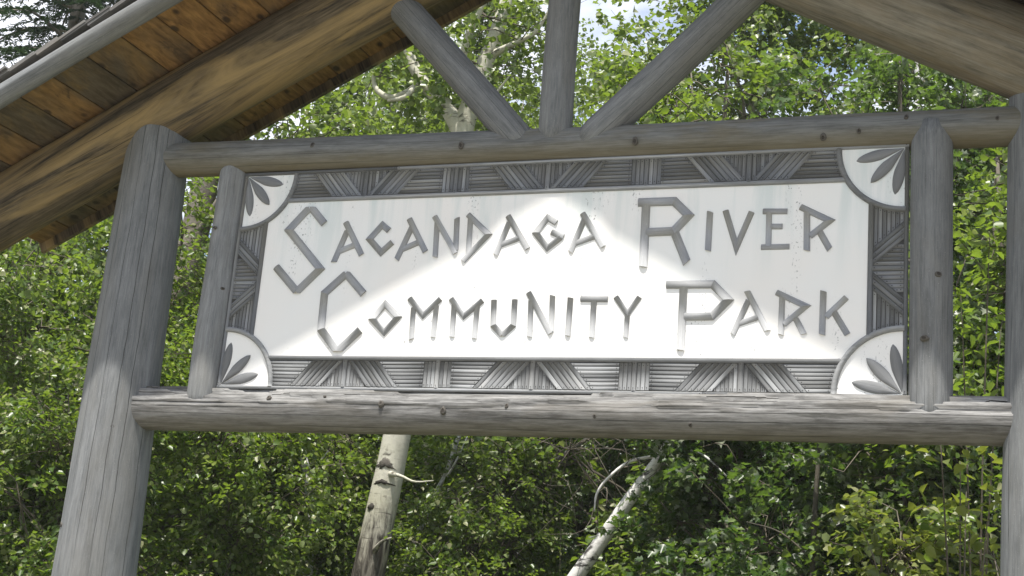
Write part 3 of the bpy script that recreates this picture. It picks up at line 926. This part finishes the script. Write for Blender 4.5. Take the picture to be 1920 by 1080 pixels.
def spray_leaves(rs, start, direc, length, K, leaf, droop=0.25, spread=0.05, flat=0.9):
    """K leaves along each twig; returns positions, directions, normals, sizes"""
    S = len(start)
    t = rs.uniform(0.12, 1.0, (S, K))
    d = direc / np.linalg.norm(direc, axis=1, keepdims=True)
    p = start[:, None] + d[:, None] * (length[:, None] * t)[..., None]
    p[..., 2] -= droop * length[:, None] * t * t
    p += rs.normal(0, spread, p.shape)
    up = np.array([0, 0, 1.0])
    sd = np.cross(d, up); sd /= np.linalg.norm(sd, axis=1, keepdims=True) + 1e-6
    sg = np.where(rs.rand(S, K) < 0.5, -1, 1)[..., None]
    ld = d[:, None] * 0.55 + sd[:, None] * sg * 0.75 + rs.normal(0, 0.38, p.shape) + np.array([0, 0, -0.45])
    nm = up * flat + rs.normal(0, 0.5, p.shape) + np.array([0.05, -0.25, 0])
    sz = leaf * rs.uniform(0.6, 1.25, (S, K))
    return p.reshape(-1, 3), ld.reshape(-1, 3), nm.reshape(-1, 3), sz.ravel()

def crown_kit(seed, H, R, trunk_r, nl, ns, K, leaf, shape, lmat, bmat, z0=0.1, form='egg', clump=0.35, lean=(0, 0), tw=0.45):
    """one tree at true size with its foot at the origin: returns the meshes for trunk and crown"""
    rs = np.random.RandomState(seed)
    trunk = smooth_path([(0, 0, -0.1), (lean[0] * .3 + rs.normal(0, .06), lean[1] * .3, H * .3), (lean[0] * .6 + rs.normal(0, .1), lean[1] * .6, H * .6), (lean[0], lean[1], H * 0.97)], 14)
    tr = lerp_list([trunk_r, trunk_r * .75, trunk_r * .45, 0.012], 14)
    tubes = [(trunk, tr, 9)]
    tips = []
    for i in range(nl):
        u = z0 + (1 - z0) * ((i + rs.rand()) / nl)
        if form == 'egg': prof = math.sin(math.pi * min(1, u * 0.9 + 0.12)) ** 0.6
        elif form == 'cone': prof = (1.02 - u) ** 0.85
        else: prof = 0.9
        az = rs.uniform(0, 2 * math.pi)
        rad = R * prof * rs.uniform(0.45, 1.0)
        k = min(13, max(1, int(u * 13 - (1.5 if form != 'cone' else 0) * rs.rand())))
        b = trunk[k]
        rise = 0.35 * rad if form != 'cone' else -0.12 * rad
        tip = Vector((b.x + math.cos(az) * rad, b.y + math.sin(az) * rad, max(0.3, u * H + rise * rs.uniform(.2, .8))))
        mid = (b + tip) / 2 + Vector((rs.normal(0, .08), rs.normal(0, .08), 0.12 * rad))
        path = smooth_path([b, mid, tip], 6)
        tubes.append((path, lerp_list([max(.012, tr[k] * .5), 0.012, 0.005], 6), 5))
        tips.append((path, az, rad))
    st, di, ln = [], [], []
    for i in range(ns):
        path, az, rad = tips[rs.randint(len(tips))]
        q = path[rs.randint(2, 7)]
        s = np.array(q) + rs.normal(0, clump * 0.5, 3)
        a2 = az + rs.normal(0, 0.9)
        d = np.array([math.cos(a2), math.sin(a2), rs.normal(0.15, 0.4)])
        st.append(s); di.append(d); ln.append(tw * rs.uniform(.5, 1.3))
        e = s + d / np.linalg.norm(d) * ln[-1]
        tubes.append(([q, s * .5 + np.array(q) * .5 + rs.normal(0, .03, 3), s, e - np.array([0, 0, .2 * ln[-1]])], [.006, .005, .004, .0015], 3))
    st, di, ln = np.array(st), np.array(di), np.array(ln)
    pos, ld, nm, sz = spray_leaves(rs, st, di, ln, K, leaf)
    return tubes_mesh('trunk', tubes, bmat), leaves_mesh('crown', pos, ld, nm, sz, shape, lmat, seed), (pos, ld, nm, sz)

KITS = {
    'birch_a': crown_kit(1, 5.2, 1.35, 0.05, 34, 560, 40, 0.055, 'ovate', M['leaf_birch'], M['twig']),
    'birch_b': crown_kit(2, 4.6, 1.25, 0.045, 30, 520, 40, 0.057, 'ovate', M['leaf_birch'], M['twig']),
    'poplar_a': crown_kit(3, 11.5, 2.7, 0.13, 46, 1000, 52, 0.057, 'round', M['leaf_poplar'], M['poplar_bark'], z0=0.22, clump=0.5, tw=0.6),
    'poplar_b': crown_kit(4, 9.5, 2.3, 0.10, 40, 900, 52, 0.057, 'round', M['leaf_poplar'], M['poplar_bark'], z0=0.2, clump=0.45, tw=0.6),
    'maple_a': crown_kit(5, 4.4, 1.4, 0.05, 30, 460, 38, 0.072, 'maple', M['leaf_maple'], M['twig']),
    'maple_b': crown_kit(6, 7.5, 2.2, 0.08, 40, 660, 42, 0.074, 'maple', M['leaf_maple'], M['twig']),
    'yellow': crown_kit(7, 3.4, 1.0, 0.03, 24, 260, 26, 0.075, 'ovate', M['leaf_yellow'], M['twig']),
}

def tree(name, label, kit, loc, rot=0.0, sc=1.0, group=None, cat='tree'):
    root = empty(name, loc, None, label, cat, group)
    root.rotation_euler = (0, 0, rot)
    root.scale = (sc, sc, sc)
    obj('trunk', KITS[kit][0], root)
    c = obj('crown', KITS[kit][1], root)
    return root

TREES = [
    # name, kit, x, y, rotation, scale, label
    ('birch_sapling', 'birch_a', -5.35, 2.6, 0.3, 0.92, 'bright leafy birch sapling filling the gap left of the left log post'),
    ('birch_sapling', 'birch_b', -4.15, 2.7, 1.7, 0.78, 'leafy birch sapling in the gap between the left log post and the left panel post'),
    ('birch_sapling', 'birch_b', -3.8, 3.7, 4.1, 0.84, 'low birch sapling under the lower beam, left of the thick poplar trunk'),
    ('birch_sapling', 'birch_a', -5.0, 4.4, 2.6, 1.02, 'taller birch sapling just behind the left panel post'),
    ('birch_sapling', 'birch_a', -6.5, 4.2, 5.2, 1.0, 'broad birch sapling under the left eave of the roof'),
    ('birch_sapling', 'birch_b', -2.1, 5.6, 0.9, 0.86, 'birch sapling right of the thick poplar trunk, under the lower beam'),
    ('birch_sapling', 'birch_b', -3.7, 5.6, 2.9, 0.86, 'birch sapling in the shade behind the thick poplar trunk'),
    ('birch_sapling', 'birch_b', -2.05, 5.0, 2.2, 0.70, 'small birch sapling half hiding the leaning dead trunk'),
    ('poplar_tree', 'poplar_b', -5.6, 9.0, 5.5, 0.93, 'poplar leaves just under the rear roof edge, left of the left brace'),
    ('maple_sapling', 'maple_a', 0.05, 4.3, 0.4, 0.84, 'dark maple sapling right of the leaning white birch, under the lower beam'),
    ('maple_sapling', 'maple_a', 1.2, 3.4, 2.4, 0.88, 'dark maple sapling beneath the right end of the lower beam'),
    ('birch_sapling', 'birch_a', 1.75, 3.6, 3.3, 0.98, 'leafy sapling showing in the slot between the right panel post and the right log post'),
    ('maple_tree', 'maple_b', 0.95, 5.6, 1.1, 0.93, 'maple tree with big pale leaves rising above the right half of the upper beam'),
    ('birch_tree', 'birch_a', -0.6, 6.2, 1.3, 1.36, 'yellow green birch rising above the middle of the upper beam, right of the king post'),
    ('birch_tree', 'birch_a', -4.7, 5.9, 3.0, 1.26, 'leafy birch between the roof edge and the upper beam, left of the left brace'),
    ('poplar_tree', 'poplar_b', -1.05, 9.4, 0.5, 1.12, 'tall poplar filling the triangle between king post and right brace'),
    ('poplar_tree', 'poplar_a', 1.5, 9.8, 2.0, 0.98, 'tall poplar behind the right brace, beside the sky gap'),
    ('poplar_tree', 'poplar_b', -3.9, 8.4, 4.0, 0.88, 'tall poplar right behind the forked trunk, left of the king post'),
    ('poplar_tree', 'poplar_a', -6.2, 13.5, 1.0, 1.08, 'far poplar closing the view between the left brace and the king post'),
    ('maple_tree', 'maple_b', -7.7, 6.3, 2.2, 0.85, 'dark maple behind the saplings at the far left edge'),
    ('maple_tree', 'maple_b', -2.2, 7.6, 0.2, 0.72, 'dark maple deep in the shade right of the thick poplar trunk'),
]
for nm, kit, x, y, r, s, lab in TREES:
    tree(nm, lab, kit, (x, y, 0), r, s)

def stem_tree(name, label, paths, mat, loc, cat='tree', leaves=None, thin=None):
    """a trunk with its limbs, built in place; paths: (points, radii, sides, steps)"""
    root = empty(name, loc, None, label, cat)
    o = Vector(loc)
    first = True
    for pts, rad, ns, st in paths:
        tb = [([q - o for q in smooth_path(pts, st)], lerp_list(rad, st), ns)]
        obj('trunk' if first else 'limb', tubes_mesh('trunk' if first else 'limb', tb, (thin or mat) if rad[0] < 0.0085 else mat), root)
        first = False
    if leaves:
        pos, ld, nm, sz, shape, lm = leaves
        obj('crown', leaves_mesh('crown', pos - np.array(o), ld, nm, sz, shape, lm, 3), root)
    return root

def twiggy(rs, starts, n, L, r=0.006, up=0.2):
    out = []
    for i in range(n):
        s = Vector(starts[rs.randint(len(starts))])
        d = Vector((rs.normal(), rs.normal() * .6, rs.normal() * .6 + up)).normalized()
        l = L * rs.uniform(.4, 1.2)
        m = s + d * l * .5 + Vector(rs.normal(0, .12 * l, 3))
        e = s + d * l + Vector(rs.normal(0, .2 * l, 3)) - Vector((0, 0, .15 * l))
        out.append(([s, m, e], [r, r * .7, r * .25], 4, 6))
    return out

rs = np.random.RandomState(5)
main_path = [(-2.95, 4.2, -0.1), (-2.80, 4.2, 1.0), (-2.68, 4.2, 2.08), (-2.56, 4.2, 3.16), (-2.44, 4.2, 4.29), (-2.26, 4.2, 5.58), (-2.14, 4.2, 6.09), (-2.04, 4.2, 6.46), (-1.95, 4.3, 7.2), (-1.9, 4.4, 8.4)]
main_limbs = [
    ([(-2.24, 4.2, 5.50), (-2.41, 4.15, 5.77), (-2.62, 4.1, 5.99), (-2.77, 4.1, 6.28), (-2.80, 4.2, 6.75), (-3.0, 4.3, 7.4)], [0.075, 0.064, 0.052, 0.044, 0.035, 0.02], 10, 20),
    ([(-2.60, 4.1, 5.97), (-2.70, 4.0, 5.84), (-2.82, 3.98, 5.80), (-2.95, 3.98, 5.88), (-3.0, 4.0, 6.02), (-2.93, 4.0, 6.20)], [0.032, 0.03, 0.027, 0.022, 0.016, 0.008], 8, 20),
    ([(-2.66, 4.1, 6.02), (-2.61, 3.95, 5.86), (-2.66, 3.9, 5.76), (-2.80, 3.9, 5.74)], [0.028, 0.024, 0.02, 0.012], 8, 14),
    ([(-2.25, 4.2, 5.95), (-2.28, 4.1, 6.2), (-2.16, 4.05, 6.5), (-1.98, 4.0, 6.8)], [0.04, 0.03, 0.024, 0.012], 8, 14),
    ([(-2.10, 4.2, 6.2), (-1.95, 4.15, 6.24), (-1.80, 4.1, 6.27), (-1.66, 4.1, 6.36), (-1.55, 4.1, 6.6)], [0.035, 0.026, 0.02, 0.014, 0.007], 8, 14),
    ([(-2.2, 4.2, 5.75), (-2.0, 4.1, 5.80), (-1.85, 4.05, 5.95)], [0.02, 0.014, 0.006], 6, 8),
    ([(-2.55, 4.12, 2.83), (-2.40, 4.0, 2.80), (-2.28, 3.98, 2.76), (-2.12, 3.95, 2.77)], [0.024, 0.011, 0.008, 0.003], 7, 10),
    ([(-2.62, 4.12, 2.25), (-2.50, 4.0, 2.32), (-2.42, 3.98, 2.35)], [0.025, 0.012, 0.006], 7, 8),
]
twg = twiggy(rs, [(-2.8, 4.1, 6.3), (-2.95, 4.0, 6.0), (-2.4, 4.15, 5.75), (-2.14, 4.15, 6.1), (-1.8, 4.1, 6.27), (-2.1, 4.1, 6.5), (-2.5, 4.1, 5.85)], 34, 0.6)
st = np.array([p[0][1] for p in twg] * 3 + [(-2.0, 4.3, 7.4)] * 20 + [(-2.9, 4.3, 7.2)] * 20, float)
st += rs.normal(0, .22, st.shape); st[-40:] += rs.normal(0, .6, (40, 3))
st = np.concatenate([st, np.array([-2.3, 3.9, 5.95]) + rs.normal(0, .35, (5, 3)) * [1, .3, 1]])
pos, ld, nm, sz = spray_leaves(rs, st, rs.normal(0, 1, st.shape), rs.uniform(.2, .5, len(st)), 26, 0.055)
main_tree = stem_tree('poplar_tree', 'thick pale poplar trunk behind the board, forked into crooked limbs above the beam',
          [(main_path, [0.17, 0.145, 0.122, 0.106, 0.098, 0.084, 0.07, 0.058, 0.045, 0.02], 20, 90)] + main_limbs + twg, M['old_poplar_bark'], (-2.95, 4.2, 0), thin=M['twig'], leaves=(pos, ld, nm, sz, 'round', M['leaf_poplar']))

def scar(parent, c, w, h, seed):
    """dark ragged branch scar standing slightly off the bark, facing the road"""
    rg = random.Random(seed)
    c = Vector(c) - Vector(parent.location)
    V, F, n = [], [], 24
    for q, dy in ((1.0, 0.012), (0.75, -0.001), (0.4, -0.006)):
        for j in range(n):
            a = 2 * math.pi * j / n
            k = q * (1 + rg.uniform(-.4, .35))
            x = math.cos(a) * w * k
            V.append((c.x + x, c.y + dy + x * x / 0.22, c.z + math.sin(a) * h * k - 0.3 * abs(x)))
    for r in range(2):
        for j in range(n):
            F.append((r * n + j, r * n + (j + 1) % n, (r + 1) * n + (j + 1) % n, (r + 1) * n + j))
    F.append(tuple(2 * n + j for j in range(n)))
    obj('branch_scar', mesh('branch_scar', V, F, M['scar'], True), parent)
scar(main_tree, (-2.59, 4.088, 2.91), 0.085, 0.045, 1)
scar(main_tree, (-2.60, 4.085, 2.77), 0.075, 0.018, 2)
scar(main_tree, (-2.66, 4.088, 2.58), 0.035, 0.03, 3)

birch_tw = twiggy(rs, [(-0.431, 3.90, 3.013), (-0.394, 3.90, 3.050), (-0.700, 3.90, 2.902), (-0.235, 3.90, 3.032), (-0.849, 3.85, 2.716)], 26, 0.5, 0.005, 0.0)
stem_tree('birch_tree', 'white birch stem leaning right under the lower beam, its top broken into bare twigs',
          [([(-2.205, 3.90, 0.0), (-1.472, 3.90, 1.321), (-1.044, 3.90, 2.046), (-0.840, 3.90, 2.362), (-0.654, 3.90, 2.660), (-0.421, 3.90, 3.013), (-0.282, 3.92, 3.274)], [0.063, 0.058, 0.054, 0.05, 0.045, 0.038, 0.018], 14, 50),
           ([(-0.440, 3.90, 2.995), (-0.635, 3.85, 2.939), (-0.765, 3.80, 2.818), (-0.840, 3.80, 2.706), (-0.849, 3.80, 2.586)], [0.012, 0.011, 0.0095, 0.009, 0.005], 7, 16),
           ([(-0.403, 3.90, 3.041), (-0.245, 3.85, 3.032), (-0.096, 3.80, 2.976), (0.043, 3.80, 2.855)], [0.012, 0.011, 0.009, 0.005], 7, 12)] + birch_tw,
          M['birch_bark'], (-2.205, 3.90, 0), thin=M['twig'])

stem_tree('old_tree', 'rough grey tree trunk showing between the left log post and the left panel post',
          [([(-5.5, 5.0, 0), (-5.42, 5.0, 2.2), (-5.29, 5.0, 4.0), (-5.18, 5.0, 4.84), (-5.12, 5.0, 5.6), (-5.0, 5.0, 8.0)], [0.19, 0.16, 0.14, 0.13, 0.12, 0.06], 16, 50),
           ([(-5.2, 5.0, 4.9), (-4.9, 4.9, 5.3), (-4.6, 4.9, 5.9)], [.04, .03, .01], 7, 10)], M['rough_bark'], (-5.5, 5.0, 0))
stem_tree('birch_tree', 'thin white birch stem just right of the thick poplar trunk',
          [([(-3.4, 5.3, 0), (-2.97, 5.3, 1.9), (-2.78, 5.3, 2.56), (-2.66, 5.3, 2.87), (-2.57, 5.3, 3.11), (-2.4, 5.3, 3.9), (-2.3, 5.3, 5.0)], [.034, .028, .024, .022, .02, .016, .006], 9, 40),
           ([(-2.66, 5.3, 2.87), (-2.5, 5.2, 3.05), (-2.4, 5.2, 3.3)], [.012, .009, .004], 6, 8)], M['birch_bark'], (-3.4, 5.3, 0))
stem_tree('birch_tree', 'short glimpse of a white birch stem left of the thick poplar trunk',
          [([(-3.5, 5.0, 0), (-3.62, 5.0, 2.2), (-3.70, 5.0, 2.83), (-3.80, 5.0, 3.14), (-3.9, 5.0, 3.8), (-4.0, 5.0, 5.0)], [.05, .042, .036, .033, .025, .008], 9, 40),
           ([(-3.7, 5.0, 2.9), (-3.5, 4.9, 3.1)], [.012, .004], 6, 6)], M['birch_bark'], (-3.5, 5.0, 0))
stem_tree('birch_tree', 'pale crooked stem low down beside the right edge of the left log post',
          [([(-4.6, 3.0, 0), (-4.5, 3.0, 1.6), (-4.40, 3.0, 2.21), (-4.31, 3.0, 2.41), (-4.24, 3.0, 2.62), (-4.0, 3.0, 3.2)], [.05, .04, .036, .033, .024, .006], 9, 40),
           ([(-4.3, 3.0, 2.4), (-4.1, 2.95, 2.5), (-3.95, 2.9, 2.75)], [.014, .01, .004], 6, 8)], M['birch_bark'], (-4.6, 3.0, 0))
dead_tw = twiggy(rs, [(-1.48, 5.1, 3.2), (-1.65, 5.1, 3.05), (-1.76, 5.1, 2.98), (-1.95, 5.1, 2.78), (-1.3, 5.1, 3.3)], 60, 0.75, 0.0045, -0.1)
stem_tree('dead_tree', 'grey dead trunk leaning amid bare brown twigs under the middle of the lower beam',
          [([(-3.3, 5.2, 0.6), (-2.6, 5.2, 1.8), (-2.29, 5.2, 2.35), (-2.09, 5.2, 2.65), (-1.76, 5.2, 3.01), (-1.48, 5.2, 3.23), (-1.1, 5.2, 3.5)], [.045, .04, .036, .032, .026, .018, .006], 9, 30)] + dead_tw, M['dead_wood'], (-3.3, 5.2, 0), thin=M['twig'])
stem_tree('bare_sapling', 'thin dark upright stem among maple leaves under the right part of the lower beam',
          [([(0.64, 3.3, 0), (0.67, 3.3, 1.2), (0.69, 3.3, 2.2), (0.70, 3.3, 2.7), (0.73, 3.35, 3.4), (0.8, 3.4, 4.4)], [.026, .022, .018, .016, .012, .004], 8, 30),
           ([(0.69, 3.3, 2.3), (0.5, 3.25, 2.45), (0.3, 3.2, 2.5)], [.009, .006, .003], 5, 8)], M['dark_bark'], (0.64, 3.3, 0))
stem_tree('birch_tree', 'slim white birch stem against the leaves right of the right brace, near the roof edge',
          [([(1.05, 7.2, 0), (1.0, 7.2, 4), (0.95, 7.2, 6.3), (0.98, 7.2, 7.0), (0.93, 7.2, 7.5), (0.9, 7.2, 8.6)], [.06, .05, .03, .025, .02, .008], 8, 30),
           ([(0.96, 7.2, 6.9), (1.1, 7.1, 7.3)], [.012, .005], 5, 6)], M['birch_bark'], (1.05, 7.2, 0))

# conifer beyond the roof's left corner: drooping boughs of flat needle sprays
def conifer(loc, H, R, seed, label):
    rs = np.random.RandomState(seed)
    root = empty('spruce_tree', loc, None, label, 'tree')
    tubes = [([(0, 0, 0), (0, 0, H * .5), (0, 0, H)], [0.2, 0.13, 0.02], 10)]
    st, di, ln = [], [], []
    nb = 120
    for i in range(nb):
        u = 0.12 + 0.86 * (i / nb)
        az = i * 2.4 + rs.normal(0, .2)
        rad = R * (1.02 - u) ** 0.8 * rs.uniform(.75, 1.1)
        d = Vector((math.cos(az), math.sin(az), 0))
        b = Vector((0, 0, u * H))
        path = smooth_path([b, b + d * rad * .5 + Vector((0, 0, .05 * rad)), b + d * rad + Vector((0, 0, -.18 * rad))], 8)
        tubes.append((path, lerp_list([.03, .018, .006], 8), 4))
        for k in range(1, 9):
            for sgn in (-1, 1):
                for _ in range(2):
                    a2 = az + sgn * rs.uniform(.5, 1.1)
                    st.append(np.array(path[k])); di.append([math.cos(a2), math.sin(a2), rs.uniform(-.45, 0)]); ln.append(rs.uniform(.25, .6) * (1.1 - k / 14))
    st, di, ln = np.array(st), np.array(di, float), np.array(ln)
    S, K = len(st), 46
    t = rs.uniform(0.02, 1, (S, K))
    d = di / np.linalg.norm(di, axis=1, keepdims=True)
    p = st[:, None] + d[:, None] * (ln[:, None] * t)[..., None]
    p[..., 2] -= .3 * ln[:, None] * t * t
    sd = np.cross(d, [0, 0, 1.0])
    sg = np.where(rs.rand(S, K) < .5, -1, 1)[..., None]
    ldir = d[:, None] * .8 + sd[:, None] * sg * .9 + rs.normal(0, .25, p.shape)
    nmv = np.array([0, 0, 1.0]) + rs.normal(0, .4, p.shape)
    sz = rs.uniform(.045, .085, S * K)
    obj('trunk', tubes_mesh('trunk', tubes, M['rough_bark']), root)
    obj('crown', leaves_mesh('crown', p.reshape(-1, 3), ldir.reshape(-1, 3), nmv.reshape(-1, 3), sz, 'needle', M['needle'], seed), root)
conifer((-9.6, 8.2, 0), 14.0, 3.4, 21, 'dark spruce with sky between its boughs above the left corner of the roof')

# shrub behind the right log post, close enough to tell its leaves apart
def near_shrub(loc, seed, label, n, spread, zmid, leaf, mat, nst=7, name='young_shrub'):
    rs = np.random.RandomState(seed)
    root = empty(name, loc, None, label, 'shrub')
    tubes, k = [], 0
    me_leaf = []
    for i, shp in enumerate(('ovate', 'ovate', 'long')):
        me_leaf.append(leaves_mesh('leaf', np.zeros((1, 3)), np.array([[0, 0.94, -0.34]]), np.array([[0, .2, 1.0]]), np.array([leaf * (1, .8, 1.1)[i]]), shp, mat, i))
    places = []
    for sidx in range(nst):
        tip = Vector((rs.normal(0, spread), rs.normal(0, spread * .6), zmid + rs.uniform(-.35, .55)))
        path = smooth_path([(0, 0, 0), (tip.x * .3, tip.y * .3, tip.z * .55), (tip.x * .8, tip.y * .8, tip.z * .9), tip], 12)
        tubes.append((path, lerp_list([.008, .006, .004, .0015], 12), 5))
        for q in range(n // nst):
            places.append((path[rs.randint(5, 13)], rs.uniform(0, 2 * math.pi)))
    obj('stem', tubes_mesh('stem', tubes, M['twig']), root)
    for i, (p, az) in enumerate(places):
        o = obj('leaf', me_leaf[i % 3], root)
        o.location = Vector(p) + Vector(rs.normal(0, .09, 3))
        o.rotation_euler = (rs.normal(0, .35), rs.normal(0, .35), az)
        s = rs.uniform(.7, 1.2); o.scale = (s, s, s)
near_shrub((1.62, 1.5, 0), 31, 'young shrub with yellow green leaves low beside the right log post', 150, 0.22, 2.35, 0.068, M['leaf_yellow'], 5)
near_shrub((1.66, 2.3, 0), 33, 'tall young shrub with large light leaves in the slot beside the right log post', 150, 0.2, 3.6, 0.07, M['leaf_birch'], 3)
for nm, kit, x, y, r, s, lab in (('bright_shrub', 'yellow', 1.3, 2.5, 0.5, 0.72, 'yellow green shrub in the bottom right corner behind the young shrub'),):
    tree(nm, lab, kit, (x, y, 0), r, s, cat='shrub')

# the wood beyond, one leafy mass
def woodland():
    rs = np.random.RandomState(77)
    S = 12500
    y = rs.uniform(10.5, 24, S)
    xl = 1.94 - (y + 5.4) * 1.05 - 2; xr = 11.0 + 0.3 * (y - 10)
    x = xl + (xr - xl) * rs.rand(S)
    top = 4.6 + (y - 10.5) * 0.30 + 1.3 * np.sin(x * 1.3 + y) + 0.8 * np.sin(x * 3.1)
    z = top * rs.rand(S) ** 0.9
    st = np.stack([x, y, z], 1)
    di = rs.normal(0, 1, (S, 3)) * [1, 1, .4]
    pos, ld, nm, sz = spray_leaves(rs, st, di, rs.uniform(.5, 1.1, S), 18, 0.12, spread=0.16)
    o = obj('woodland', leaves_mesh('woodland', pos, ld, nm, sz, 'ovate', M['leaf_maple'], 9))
    o['kind'] = 'stuff'
woodland()
def undergrowth():
    rs = np.random.RandomState(78)
    S = 2400
    x = rs.uniform(-12, 10.0, S); y = rs.uniform(1.6, 10, S); z = rs.uniform(0.05, 1.3, S)
    st = np.stack([x, y, z], 1)
    pos, ld, nm, sz = spray_leaves(rs, st, rs.normal(0, 1, (S, 3)) * [1, 1, .4], rs.uniform(.4, .8, S), 16, 0.085, spread=0.1)
    o = obj('undergrowth', leaves_mesh('undergrowth', pos, ld, nm, sz, 'ovate', M['leaf_birch'], 10))
    o['kind'] = 'stuff'
undergrowth()
